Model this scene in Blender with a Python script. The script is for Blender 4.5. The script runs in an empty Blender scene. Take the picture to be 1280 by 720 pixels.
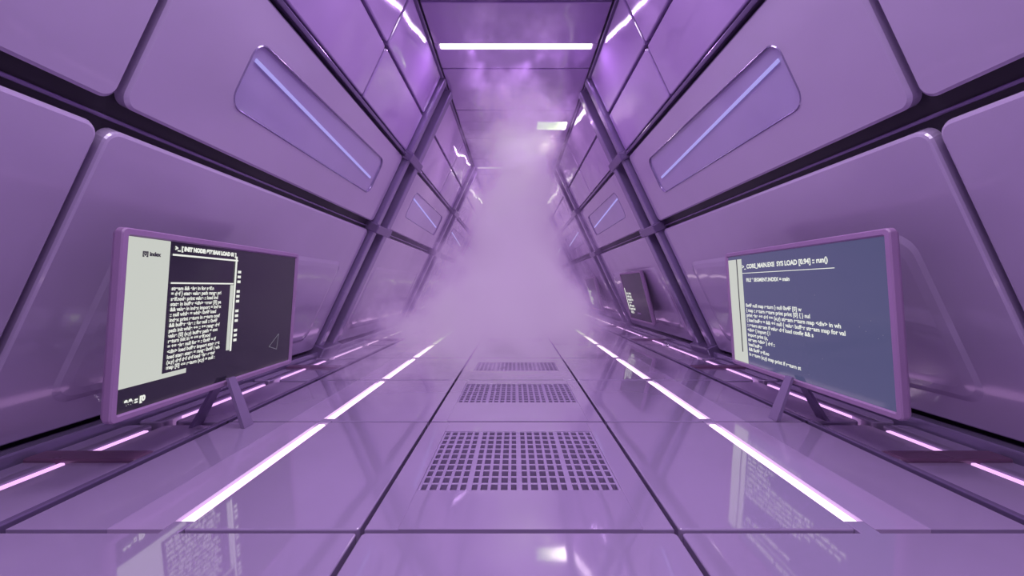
import bpy, bmesh, math, random
from mathutils import Vector, Matrix
random.seed(4)
S=bpy.context.scene
S.view_settings.view_transform='Standard'
S.view_settings.look='None'
S.view_settings.exposure=0.0

# ---------------- materials ----------------
def mat(name,col,rough=.3,metal=0,var=.06,scale=2.0,bump=.0,coat=0.0,spec=.5,em=None,es=0,rvar=.05):
    m=bpy.data.materials.new(name); m.use_nodes=True
    nt=m.node_tree; N=nt.nodes; L=nt.links
    b=N['Principled BSDF']
    g=N.new('ShaderNodeNewGeometry')
    n=N.new('ShaderNodeTexNoise'); n.inputs['Scale'].default_value=scale; n.inputs['Detail'].default_value=2
    L.new(g.outputs['Position'],n.inputs['Vector'])
    r=N.new('ShaderNodeValToRGB')
    c=Vector(col)
    r.color_ramp.elements[0].position=.3; r.color_ramp.elements[1].position=.7
    r.color_ramp.elements[0].color=(*[max(0,x*(1-var)) for x in c],1)
    r.color_ramp.elements[1].color=(*[min(1,x*(1+var)) for x in c],1)
    L.new(n.outputs['Fac'],r.inputs['Fac']); L.new(r.outputs['Color'],b.inputs['Base Color'])
    mr=N.new('ShaderNodeMapRange'); mr.inputs[1].default_value=.3; mr.inputs[2].default_value=.7
    mr.inputs[3].default_value=max(.02,rough-rvar); mr.inputs[4].default_value=rough+rvar
    L.new(n.outputs['Fac'],mr.inputs[0]); L.new(mr.outputs[0],b.inputs['Roughness'])
    b.inputs['Metallic'].default_value=metal
    b.inputs['Specular IOR Level'].default_value=spec
    b.inputs['Coat Weight'].default_value=coat
    b.inputs['Coat Roughness'].default_value=.05
    if bump>0:
        n2=N.new('ShaderNodeTexNoise'); n2.inputs['Scale'].default_value=1.3; n2.inputs['Detail'].default_value=1
        L.new(g.outputs['Position'],n2.inputs['Vector'])
        bp=N.new('ShaderNodeBump'); bp.inputs['Strength'].default_value=bump; bp.inputs['Distance'].default_value=.1
        L.new(n2.outputs['Fac'],bp.inputs['Height']); L.new(bp.outputs['Normal'],b.inputs['Normal'])
        L.new(bp.outputs['Normal'],b.inputs['Coat Normal'])
    if em:
        b.inputs['Emission Color'].default_value=(*em,1); b.inputs['Emission Strength'].default_value=es
    return m
M_wall=mat('wall_panel_lacquer',(.46,.375,.54),.20,var=.025,scale=1.2,bump=.16,coat=1,rvar=.02)
M_up=mat('upper_panel_gloss',(.43,.29,.57),.09,var=.04,scale=1.2,bump=.3,coat=1,spec=1,rvar=.02)
M_floor=mat('floor_tile_polished',(.33,.255,.405),.05,var=.05,scale=1.2,bump=.04,coat=1,spec=1,rvar=.02)
M_dark=mat('joint_dark_rubber',(.014,.010,.02),.5)  # dark backing seen in the joints between panels and tiles
M_trim=mat('trim_metal',(.18,.13,.25),.2,metal=.4)
M_rib=mat('rib_metal',(.26,.20,.36),.2,metal=.4,coat=.5)
M_grate=mat('grate_metal',(.33,.25,.41),.3)
M_bezel=mat('monitor_bezel',(.33,.20,.36),.35)
M_back=mat('monitor_back',(.2,.12,.26),.4)
M_stand=mat('monitor_stand',(.22,.16,.29),.2)
M_glass=mat('recess_glass',(.42,.35,.57),.05,var=.03,coat=1,bump=.1,rvar=.02)
M_bar=mat('crossbar_maroon',(.13,.06,.12),.3)
M_wash=mat('frosted_wash_band',(.36,.27,.44),.2,coat=.9,em=(.85,.5,1),es=.04)  # band beside the LED strip, its wash of light put in as emission
def emat(n,c,s): return mat(n,(.02,.02,.02),.4,em=c,es=s,var=0)
E_strip=emat('led_white_violet',(1,.70,1),2.2)
E_side=emat('led_violet',(.85,.45,1),1.3)
E_ceil=emat('ceiling_led',(1,.84,1),4)
E_dim=emat('ceiling_led_dim_and_fill',(.8,.6,1),.9)
E_rec=emat('recess_reflection',(.47,.41,1),.8)  # glow put in for a light's reflection on the recess glass

# ---------------- mesh builder ----------------
class MB:
    def __init__(s,name,mats):
        s.name=name; s.v=[]; s.f=[]; s.m=[]; s.mats=mats
    def prism(s,rings,mi):
        base=len(s.v); k=len(rings[0])
        for r in rings: s.v+= [tuple(p) for p in r]
        for a in range(len(rings)-1):
            for i in range(k):
                j=(i+1)%k
                s.f.append((base+a*k+i,base+a*k+j,base+(a+1)*k+j,base+(a+1)*k+i)); s.m.append(mi)
        s.f.append(tuple(base+i for i in range(k))[::-1]); s.m.append(mi)
        e=base+(len(rings)-1)*k
        s.f.append(tuple(e+i for i in range(k))); s.m.append(mi)
    def slab(s,fr,u0,u1,v0,v1,n0,n1,r=.0,bev=.008,mi=0):
        O,U,V,N=fr
        def ring(ins,n):
            a0,a1,b0,b1=u0+ins,u1-ins,v0+ins,v1-ins
            rr=max(0.0005,r-ins); pts=[]
            if r<=1e-5: pl=[(a0,b0),(a1,b0),(a1,b1),(a0,b1)]
            else:
                pl=[]; seg=6
                for cx,cy,st in((a1-rr,b0+rr,-90),(a1-rr,b1-rr,0),(a0+rr,b1-rr,90),(a0+rr,b0+rr,180)):
                    for q in range(seg+1):
                        t=math.radians(st+90*q/seg); pl.append((cx+rr*math.cos(t),cy+rr*math.sin(t)))
            return [O+U*a+V*b+N*n for a,b in pl]
        s.prism([ring(0,n0),ring(0,n1-bev),ring(bev*.35,n1-bev*.35),ring(bev,n1)],mi)
    def hexa(s,pts8,mi=0):
        s.prism([pts8[:4],pts8[4:]],mi)
    def build(s,parent=None,mw=None):
        me=bpy.data.meshes.new(s.name); me.from_pydata(s.v,[],s.f)
        for m in s.mats: me.materials.append(m)
        for p,i in zip(me.polygons,s.m): p.material_index=i
        bm=bmesh.new(); bm.from_mesh(me); bmesh.ops.recalc_face_normals(bm,faces=bm.faces); bm.to_mesh(me); bm.free()
        o=bpy.data.objects.new(s.name,me); S.collection.objects.link(o)
        if parent: o.parent=parent
        return o
V3=Vector
LEAN=.47; HC=4.08; Y0=-4.0; Y1=22.0; P=1.33
FF=(V3((0,0,0)),V3((1,0,0)),V3((0,1,0)),V3((0,0,1)))      # floor frame
CF=(V3((0,0,HC)),V3((1,0,0)),V3((0,1,0)),V3((0,0,-1)))
nl=math.sqrt(1+LEAN*LEAN)
def wf(sd): return (V3((3*sd,0,0)),V3((0,1,0)),V3((-LEAN*sd,0,1)),V3((-sd,0,-LEAN))/nl)

joints=[1.64+P*i for i in range(-4,16)]
# ---------------- floor ----------------
fl=MB('floor',[M_floor,M_dark,M_grate,M_trim,M_bar,M_wash])
fl.slab(FF,-3.1,3.1,Y0,Y1,-.5,-.12,bev=.001,mi=1)
g=.011
grates={1.64:(-.50,.51,1.97,2.77),1.64+P:(-.52,.53,3.47,4.13),1.64+2*P:(-.5,.51,4.78,5.3),1.64+4*P:(-.5,.51,7.4,7.9)}
for j in joints:
    a,b=j+g,j+P-g
    gr=None
    for k in grates:
        if abs(k-j)<.01: gr=grates[k]
    if gr:
        x0,x1,y0,y1=gr
        fl.slab(FF,-.65+g,x0,a,b,-.12,0,bev=.004); fl.slab(FF,x1,.65-g,a,b,-.12,0,bev=.004)
        fl.slab(FF,x0,x1,a,y0,-.12,0,bev=.0005); fl.slab(FF,x0,x1,y1,b,-.12,0,bev=.0005)
    else:
        fl.slab(FF,-.65+g,.65-g,a,b,-.12,0,r=.02,bev=.006)
    for sd in(-1,1):
        def sl(x0,x1,*r,**k):
            fl.slab(FF,min(x0*sd,x1*sd),max(x0*sd,x1*sd),*r,**k)
        if j<1.6:
            sl(.65+g,2.12,a,b,-.12,0,r=.015,bev=.006)
        else:
            sl(.65+g,1.39,a,b,-.12,0,r=.015,bev=.006)
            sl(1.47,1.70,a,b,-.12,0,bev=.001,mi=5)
            sl(1.702,2.12,a,b,-.12,0,bev=.002)
            sl(1.39,1.47,a-.03,a+.06,-.12,-.001,bev=.003,mi=0)
        # recessed side trough
        sl(2.15,2.19,a-.02,b+.02,-.12,.012,bev=.006,mi=3)
        sl(2.21,2.585,a+.02,b-.02,-.12,-.012,r=.05,bev=.01)
        sl(2.655,2.86,a+.02,b-.02,-.12,-.012,r=.05,bev=.01)
for yy in [2.3+2*P*i for i in range(-2,7)]:
    for sd in(-1,1):
        fl.slab(FF,min(2.2*sd,2.86*sd),max(2.2*sd,2.86*sd),yy,yy+.13,-.12,.01,r=.02,bev=.01,mi=4)
fl.build()
for k,(x0,x1,y0,y1) in grates.items():
    gm=MB('floor_grate',[M_grate,M_dark])
    nc=20; nr=max(6,int((y1-y0)/.072))
    px=(x1-x0)/nc; py=(y1-y0)/nr
    for i in range(nc+1):
        w=.009 if i%5 else .015
        x=x0+i*px; gm.slab(FF,max(x0+.001,x-w),min(x1-.001,x+w),y0+.001,y1-.001,-.05,-.002,bev=.002)
    for i in range(nr+1):
        y=y0+i*py; gm.slab(FF,x0+.001,x1-.001,max(y0+.001,y-.008),min(y1-.001,y+.008),-.048,-.003,bev=.002)
    gm.build()
for sd in(-1,1):
    e=MB('floor_light_strip',[E_strip,E_side,M_trim])
    for j in joints:
        a,b=j+.075,j+P-.045
        if j>1.6: e.slab(FF,min(1.405*sd,1.45*sd),max(1.405*sd,1.45*sd),a,b,-.115,-.004,r=.0,bev=.004)
        e.slab(FF,min(2.605*sd,2.635*sd),max(2.605*sd,2.635*sd),a+.1,b-.1,-.115,-.012,bev=.004,mi=1)
    e.build()
# ---------------- walls ----------------
bays=[(-2.25,2.06),(2.10,5.83),(6.42,10.13),(10.72,14.43),(15.02,18.73),(19.3,22.0)]
for sd,nm in((-1,'wall_left'),(1,'wall_right')):
    F=wf(sd)
    w=MB(nm,[M_wall,M_up,M_dark,M_trim,M_rib,M_glass])
    w.slab(F,Y0,Y1,-.15,HC+.1,-.3,-.07,bev=.001,mi=2)
    for i,(a,b) in enumerate([(Y0,-2.28)]+bays):
        w.slab(F,a,b,.08,1.83,-.07,0,r=.07,bev=.018)
        wz0,wz1,wh0,wh1=a+.6,a+.6+2.6,2.23,2.68
        O,U,Vv,N=F
        def rr(u0,u1,v0,v1,r,n):
            pl=[]
            for cx,cy,st in((u1-r,v0+r,-90),(u1-r,v1-r,0),(u0+r,v1-r,90),(u0+r,v0+r,180)):
                for q in range(9):
                    t=math.radians(st+90*q/8); pl.append(O+U*(cx+r*math.cos(t))+Vv*(cy+r*math.sin(t))+N*n)
            return pl
        if b-a>3:
            w.slab(F,a+.02,b-.02,1.97,2.88,-.065,-.014,r=.05,bev=.003,mi=5)
            rings=[rr(a,b,1.95,2.90,.07,-.07),rr(a,b,1.95,2.90,.07,-.015),rr(a+.015,b-.015,1.965,2.885,.06,0),
                   rr(wz0,wz1,wh0,wh1,.11,0),rr(wz0+.008,wz1-.008,wh0+.006,wh1-.006,.10,.006),rr(wz0+.016,wz1-.016,wh0+.012,wh1-.012,.09,0),rr(wz0+.02,wz1-.02,wh0+.015,wh1-.015,.09,-.014)]
            base=len(w.v);k=36
            for r in rings: w.v+=[tuple(p) for p in r]
            for q in range(len(rings)-1):
                for i2 in range(k):
                    j2=(i2+1)%k
                    w.f.append((base+q*k+i2,base+q*k+j2,base+(q+1)*k+j2,base+(q+1)*k+i2)); w.m.append(0 if q<3 else 4)
        else:
            w.slab(F,a,b,1.95,2.90,-.07,0,r=.07,bev=.02)
        mid=(a+b)/2+.2
        for (c,d) in((a,mid-.014),(mid+.014,b)):
            w.slab(F,c,d,2.985,3.50,-.07,0,r=.03,bev=.012,mi=1)
            w.slab(F,c,d,3.535,HC-.0,-.07,0,r=.03,bev=.012,mi=1)
        if b-a>3:
            u0,u1=a+.35,b-.4
            rings=[rr(u0-.03,u1+.03,.27,1.34,.14,0),rr(u0,u1,.31,1.30,.12,.010),rr(u0+.06,u1-.06,.36,1.25,.1,.015)]
            w.prism(rings,0)
    # ribs
    for a,b in zip([x[1] for x in bays[1:-1]],[x[0] for x in bays[2:]]):
        w.slab(F,a+.04,a+.18,.0,HC,-.07,.06,bev=.015,mi=4)
        w.slab(F,b-.2,b-.04,.0,HC,-.07,.10,bev=.015,mi=4)
        w.slab(F,a+.2,b-.22,.0,HC,-.07,-.01,bev=.005,mi=2)
        for h in(1.89,2.94):
            w.slab(F,a-.02,b+.02,h-.06,h+.06,-.07,.12,r=.02,bev=.015,mi=3)
        w.slab(F,a,b,.0,.16,-.07,.16,r=.02,bev=.02,mi=3)
    w.slab(F,Y0,Y1,2.925,2.96,-.07,.02,bev=.008,mi=3)
    w.slab(F,Y0,Y1,1.86,1.88,-.07,-.045,bev=.008,mi=3)
    w.build()
    r=MB('recess_reflection_line',[E_rec])  # emissive bar drawn in place of a reflection in the glass
    O,U,Vv,N=F
    for a,b in bays[1:-1]:
        def q4(n,e):
            return [O+U*u+Vv*v+N*n for u,v in((a+.66,2.55+e),(a+3.05,2.395+e),(a+3.05,2.418-e),(a+.66,2.573-e))]
        r.prism([q4(-.013,0),q4(-.003,0),q4(0,.003)],0)
    r.build()
    t=MB('baseboard_left' if sd<0 else 'baseboard_right',[M_rib,M_trim])
    t.slab(FF,min(2.885*sd,3.02*sd),max(2.885*sd,3.02*sd),Y0,Y1,-.1,.05,bev=.012)
    t.build()
# ---------------- ceiling ----------------
c=MB('ceiling',[M_up,M_dark,M_trim])
c.slab(CF,-1.3,1.3,Y0,Y1,-.3,-.04,bev=.001,mi=1)
# fixtures and added unseen fill panels: y, half depth, x0, x1, material, lamp watts
WH=(.89,.75,1.0); VI=(.72,.40,1.0)
fx=[(-2.85,.5,-.97,.97,E_dim,50,WH),(-.19,.5,-.97,.97,E_dim,84,WH),(2.47,.5,-.97,.97,E_dim,74,WH),  # wide out-of-view panels, added and enlarged for soft fill
    (5.13,.042,-.97,.97,E_ceil,34,VI),(7.66,.17,.42,.97,E_ceil,4,(1,.7,1)),(10.35,.05,-.97,-.35,E_dim,12,VI),(15.7,.4,-.97,.97,E_dim,60,VI)]  # last entry: added violet fill hidden behind the smoke
cj=[4.32+P*i for i in range(-6,14)]
for j in cj:
    L=[f for f in fx if j<f[0]<j+P]
    a,b=j+.014,j+P-.014
    if L:
        y,h,X0,X1=L[0][:4]
        c.slab(CF,-1.04,1.04,a,y-h-.015,-.04,.0,bev=.01)
        c.slab(CF,-1.04,1.04,y+h+.015,b,-.04,.0,bev=.01)
        for s0,s1 in((-1.04,X0-.015),(X1+.015,1.04)): c.slab(CF,s0,s1,y-h-.015,y+h+.015,-.04,0,bev=.002)
    else: c.slab(CF,-1.04,1.04,a,b,-.04,0,r=.02,bev=.01)
for s0,s1 in((-1.12,-1.055),(1.055,1.12)): c.slab(CF,s0,s1,Y0,Y1,-.04,.03,bev=.012,mi=2)
c.build()
for y,h,X0,X1,M,wt,lc in fx:
    e=MB('ceiling_light',[M]); e.slab(CF,X0,X1,y-h,y+h,-.035,.004,r=.01,bev=.004); o=e.build()
    ld=bpy.data.lights.new('ceiling_lamp','AREA'); ld.shape='RECTANGLE'; ld.size=X1-X0; ld.size_y=2*h
    ld.energy=wt; ld.color=lc
    lo=bpy.data.objects.new('lamp',ld); S.collection.objects.link(lo); lo.parent=o
    lo.location=((X0+X1)/2,y,HC-.02)
    if abs(y-7.66)<.01:
        # spot added beside the fixture to make the plume glow (narrow beam, stays off the floor near the viewer)
        pd=bpy.data.lights.new('spot','SPOT'); pd.energy=190; pd.color=(1,.72,1); pd.shadow_soft_size=.12
        pd.spot_size=math.radians(75); pd.spot_blend=.8
        po=bpy.data.objects.new('spot',pd); S.collection.objects.link(po); po.parent=o; po.location=(.8,7.6,HC-.14)
        po.rotation_euler=(V3((-.7,7.1,3.0))-po.location).to_track_quat('-Z','Y').to_euler()
# end walls
bw=MB('wall_back',[M_wall,M_trim]); BF=(V3((0,Y1,0)),V3((1,0,0)),V3((0,0,1)),V3((0,-1,0)))
bw.slab(BF,-3.1,3.1,-.1,HC+.1,-.2,0,bev=.01); bw.slab(BF,-1.0,1.0,0,2.9,0,.06,r=.15,bev=.03,mi=1)
bw.build()
bf=MB('wall_front',[M_wall,M_trim]); BF=(V3((0,Y0,0)),V3((1,0,0)),V3((0,0,1)),V3((0,1,0)))
bf.slab(BF,-3.1,3.1,-.1,HC+.1,-.2,0,bev=.01); bf.slab(BF,-1.0,1.0,0,2.9,0,.06,r=.15,bev=.03,mi=1)
bf.build()

# ---------------- monitors ----------------
def emptyo(name,loc=(0,0,0),rot=(0,0,0),parent=None):
    e=bpy.data.objects.new(name,None); e.location=loc; e.rotation_euler=rot; e.empty_display_size=.1
    S.collection.objects.link(e); e.parent=parent; return e
XF=(V3((0,0,0)),V3((1,0,0)),V3((0,0,1)),V3((0,-1,0)))
E_black=mat('screen_dark',(.015,.012,.02),.1,em=(.10,.08,.16),es=.10,var=.02,rvar=.02)
E_blk=mat('screen_dark_blank',(.008,.006,.012),.25,em=(.05,.04,.08),es=.05,var=.02,rvar=.02)
E_blue=mat('screen_blue',(.02,.02,.035),.1,em=(.14,.155,.33),es=.47,var=.02,rvar=.02)
E_cream=emat('screen_cream',(.74,.78,.70),.75)
E_txt=emat('screen_text',(.85,.88,.80),.95)
E_txd=emat('screen_text_dim',(.6,.6,.7),.4)
E_bk2=emat('screen_window',(.03,.025,.05),.35)
words=['import','self.node','return','def','for','in','range','(x,y)','if','else','load','path','::','{','}','[0]','print','value','=','index','+=','buffer','init','state','<div>','stream','null','while','0x4F','config','&&','map','error']
def line(n):
    s=''
    while len(s)<n: s+=random.choice(words)+' '
    return s[:n]
def quad(par,name,m,x0,x1,z0,z1,off):
    q=MB(name,[m]); q.slab(XF,x0,x1,z0,z1,off,off+.0015,bev=.0003); return q.build(par)
def text(par,body,x,z,size,off,m,bold=.003,sx=1,sl=.95):
    cu=bpy.data.curves.new('text','FONT'); cu.body=body; cu.size=size; cu.offset=bold; cu.space_line=sl
    cu.materials.append(m)
    o=bpy.data.objects.new('screen_text',cu); S.collection.objects.link(o); o.parent=par
    o.location=(x,-off,z); o.rotation_euler=(math.pi/2,0,0); o.scale=(sx,1,1)
    return o
def monitor(name,loc,rz,tilt,W,H,kind,stand=True):
    root=emptyo(name,loc,(0,0,rz))
    pan=emptyo('panel',(0,0,0),(tilt,0,0),root)
    b=MB('housing',[M_bezel,M_back])
    bz=.042
    def rr(hw,hh,r,n):
        pl=[]
        for cx,cy,st in((hw-r,-hh+r,-90),(hw-r,hh-r,0),(-hw+r,hh-r,90),(-hw+r,-hh+r,180)):
            for q in range(7):
                t=math.radians(st+90*q/6); pl.append(V3((cx+r*math.cos(t),-n,cy+r*math.sin(t))))
        return pl
    w,h=W/2,H/2
    b.prism([rr(w-.06,h-.06,.03,-.07),rr(w-.01,h-.01,.03,-.04),rr(w,h,.03,-.02),rr(w,h,.03,.012),rr(w-.006,h-.006,.026,.02),rr(w-bz+.01,h-bz+.01,.012,.02),rr(w-bz,h-bz,.008,.008)],0)
    b.slab((V3((0,0,0)),V3((1,0,0)),V3((0,0,1)),V3((0,1,0))),-w*.5,w*.5,-h*.6,h*.4,.06,.10,r=.04,bev=.02,mi=1)
    b.build(pan)
    sw,sh=w-bz,h-bz
    X=lambda u:-sw+2*sw*u
    Z=lambda v: sh-2*sh*v
    o=.0085
    if kind=='left':
        quad(pan,'screen',E_black,-sw,sw,-sh,sh,o)
        quad(pan,'screen_page',E_cream,X(.0),X(.16),Z(.86),Z(0),o+.002)
        quad(pan,'screen_page_foot',E_cream,X(.16),X(.27),Z(.86),Z(.83),o+.002)
        quad(pan,'screen_page_edge',E_cream,X(.485),X(.505),Z(.77),Z(.27),o+.002)
        for (u0,u1,v0,v1) in((.17,.52,.075,.087),(.505,.515,.05,.78),(.17,.5,.255,.265)):
            quad(pan,'screen_rule',E_txt,X(u0),X(u1),Z(v1),Z(v0),o+.006)
        text(pan,'>_ [ INIT NODE: STREAM LOAD 01 ]',X(.18),Z(.05),.034,o+.006,E_txt,sx=.95)
        text(pan,line(10),X(.05),Z(.10),.03,o+.006,E_bk2,.002)
        body='\n'.join(line(random.choice([28,33,34,34,32])) for _ in range(16))
        text(pan,body,X(.175),Z(.305),.032,o+.006,E_txt,.0012,sx=.95,sl=.98)
        for i in range(16):
            if i%4: quad(pan,'screen_tick',E_txt,X(.525),X(.545),Z(.14+i*.038),Z(.12+i*.038),o+.006)
        text(pan,line(8),X(.02),Z(.96),.04,o+.006,E_txt)
        t=MB('screen_pointer',[E_txd])
        pts=[(.80,.82),(.88,.72),(.87,.86)]
        for i in range(3):
            p=pts[i];q=pts[(i+1)%3]
            A=V3((X(p[0]),-(o+.006),Z(p[1])));B=V3((X(q[0]),-(o+.006),Z(q[1])))
            d=(B-A).normalized();n=V3((-d.z,0,d.x))*.001
            t.prism([[A-n,B-n,B+n,A+n],[v+V3((0,-.001,0)) for v in(A-n,B-n,B+n,A+n)]],0)
        t.build(pan)
    elif kind=='right':
        quad(pan,'screen',E_blue,-sw,sw,-sh,sh,o)
        quad(pan,'screen_sidebar',E_cream,X(.0),X(.135),Z(1),Z(.03),o+.002)
        quad(pan,'screen_sidebar_edge',E_bk2,X(.085),X(.093),Z(.9),Z(.03),o+.004)
        text(pan,'>_ CORE_MAIN.EXE  SYS LOAD [0.94] :: run()',X(.14),Z(.12),.05,o+.004,E_txt,.002,sx=1.0)
        quad(pan,'screen_rule',E_txt,X(.14),X(.78),Z(.165),Z(.16),o+.004)
        text(pan,'FILE * SEGMENT.INDEX = main',X(.17),Z(.24),.042,o+.004,E_txt,.0015)
        ls=[38,46,56,60,46,18,16,22,12,15,38]
        text(pan,'\n'.join(line(n) for n in ls),X(.15),Z(.47),.042,o+.004,E_txt,.0012,sx=1.06,sl=1.04)
        for i in range(10):
            quad(pan,'screen_dot',E_txd,*(lambda x,z:(x,x+.003,z,z+.003))(X(random.uniform(.5,.97)),Z(random.uniform(.3,.95))),o+.003)
    else:
        quad(pan,'screen',E_blk,-sw,sw,-sh,sh,o)
        quad(pan,'screen_sidebar',E_txt,X(.03),X(.06),Z(.8),Z(.3),o+.003)
        text(pan,'\n'.join(line(random.randint(5,14)) for _ in range(7)),X(.1),Z(.45),.07,o+.004,E_txt)
    st=MB('stand' if stand else 'wall_bracket',[M_stand,M_back])
    z0=-loc[2]
    if stand:
        for(ya,yb) in((-.01,-.13),(.05,.24)):
            A=V3((0,ya,-h+.06)); B=V3((0,yb,z0+.002))
            p=[A+V3((-.035,-.010,0)),A+V3((.035,-.010,0)),A+V3((.035,.010,0)),A+V3((-.035,.010,0))]
            q=[B+V3((-.05,-.014,0)),B+V3((.05,-.014,0)),B+V3((.05,.014,0)),B+V3((-.05,.014,0))]
            st.hexa(p+q)
    else:
        st.slab(FF,-.12,.12,.07,.25,-.35,-.2,r=.02,bev=.01,mi=1)
    st.build(root)
    return root
R=math.pi/2
MX=2.06
monitor('computer_monitor',(-MX-.01,2.875,.80),R,.07,1.67,1.02,'left')
monitor('computer_monitor',(MX+.01,3.02,.795),-R,.07,1.70,1.06,'right')
for yy in(8.05,12.35,16.65):
    monitor('wall_display',(2.42,yy,.80),-R,.25,1.45,1.04,'far',False)

# ---------------- smoke ----------------
sm=bpy.data.materials.new('smoke_volume'); sm.use_nodes=True
nt=sm.node_tree; N=nt.nodes; L=nt.links
N.clear()
out=N.new('ShaderNodeOutputMaterial')
geo=N.new('ShaderNodeNewGeometry'); sep=N.new('ShaderNodeSeparateXYZ'); L.new(geo.outputs['Position'],sep.inputs[0])
def m(op,a,b=None,c=None,clamp=False):
    n=N.new('ShaderNodeMath'); n.operation=op; n.use_clamp=clamp
    for i,x in enumerate((a,b,c)):
        if x is None: continue
        if isinstance(x,(int,float)): n.inputs[i].default_value=x
        else: L.new(x,n.inputs[i])
    return n.outputs[0]
def ss(x,a,b):
    n=N.new('ShaderNodeMapRange'); n.interpolation_type='SMOOTHSTEP'
    L.new(x,n.inputs[0]); n.inputs[1].default_value=a; n.inputs[2].default_value=b; return n.outputs[0]
x,y,z=sep.outputs
no=N.new('ShaderNodeTexNoise'); no.inputs['Scale'].default_value=1.5; no.inputs['Detail'].default_value=3; no.inputs['Roughness'].default_value=.6
L.new(geo.outputs['Position'],no.inputs['Vector']); n=no.outputs['Fac']
rad=m('ADD',.76,m('MULTIPLY',2.5,m('POWER',2.718,m('MULTIPLY',z,-1.0))))
yc=m('SUBTRACT',8.9,m('MULTIPLY',z,.6))
xc=m('SUBTRACT',m('MULTIPLY',z,.10),.22)
dx=m('DIVIDE',m('SUBTRACT',x,xc),rad)
dy=m('DIVIDE',m('SUBTRACT',y,yc),m('MULTIPLY',rad,1.5))
dist=m('SQRT',m('ADD',m('MULTIPLY',dx,dx),m('MULTIPLY',dy,dy)))
pl=ss(m('ADD',m('SUBTRACT',1.15,dist),m('MULTIPLY',m('SUBTRACT',n,.5),3.2)),.1,1.1)
mist=m('MULTIPLY',m('MULTIPLY',m('POWER',2.718,m('MULTIPLY',z,-1.3)),ss(y,4.0,7.5)),ss(n,.2,.7))
top=m('MULTIPLY',m('MULTIPLY',ss(z,3.2,3.9),ss(n,.54,.70)),m('MULTIPLY',m('SUBTRACT',1.0,ss(m('ABSOLUTE',x),.3,.9)),m('SUBTRACT',1,ss(y,8,9.5))))
haze=m('MULTIPLY',ss(y,9,12.5),m('SUBTRACT',1.0,ss(m('ABSOLUTE',x),.9,1.9)))
# the cloud thins out toward the right-hand wall (ventilated side)
clear=m('SUBTRACT',1.0,m('MULTIPLY',ss(x,.95,1.6),.88))
den=m('ADD',m('ADD',m('MULTIPLY',pl,3.4),m('MULTIPLY',mist,1.1)),m('ADD',m('MULTIPLY',top,1.4),m('ADD',m('MULTIPLY',haze,.5),.012)))
den=m('MULTIPLY',den,clear)
vs=N.new('ShaderNodeVolumeScatter'); vs.inputs['Color'].default_value=(.74,.54,.93,1); vs.inputs['Anisotropy'].default_value=.0
L.new(den,vs.inputs['Density'])
em=N.new('ShaderNodeEmission'); em.inputs['Color'].default_value=(.40,.19,.63,1)  # glow put into the smoke in place of ambient scattered light
L.new(m('MULTIPLY',den,.42),em.inputs['Strength'])
ad=N.new('ShaderNodeAddShader'); L.new(vs.outputs[0],ad.inputs[0]); L.new(em.outputs[0],ad.inputs[1]); L.new(ad.outputs[0],out.inputs['Volume'])
try: sm.cycles.volume_step_rate=.6
except Exception as e: print(e)
sb=MB('smoke_cloud',[sm])
z0,z1=.03,4.03
A,B=2.6,.98
sb.hexa([V3((-A,4.0,z0)),V3((A,4.0,z0)),V3((B,4.0,z1)),V3((-B,4.0,z1)),V3((-A,18,z0)),V3((A,18,z0)),V3((B,18,z1)),V3((-B,18,z1))])
sb.build()

w=bpy.data.worlds.new('World'); S.world=w; w.use_nodes=True
w.node_tree.nodes['Background'].inputs[0].default_value=(.4,.25,.6,1); w.node_tree.nodes['Background'].inputs[1].default_value=.3

cam=bpy.data.cameras.new('camera'); co=bpy.data.objects.new('camera',cam); S.collection.objects.link(co)
co.location=(-.02,0,1.0); co.rotation_euler=(math.pi/2,0,0)
cam.sensor_width=36; cam.lens=36*500/1280; cam.shift_x=-3/1280; cam.shift_y=-.001; cam.clip_start=.02
S.camera=co
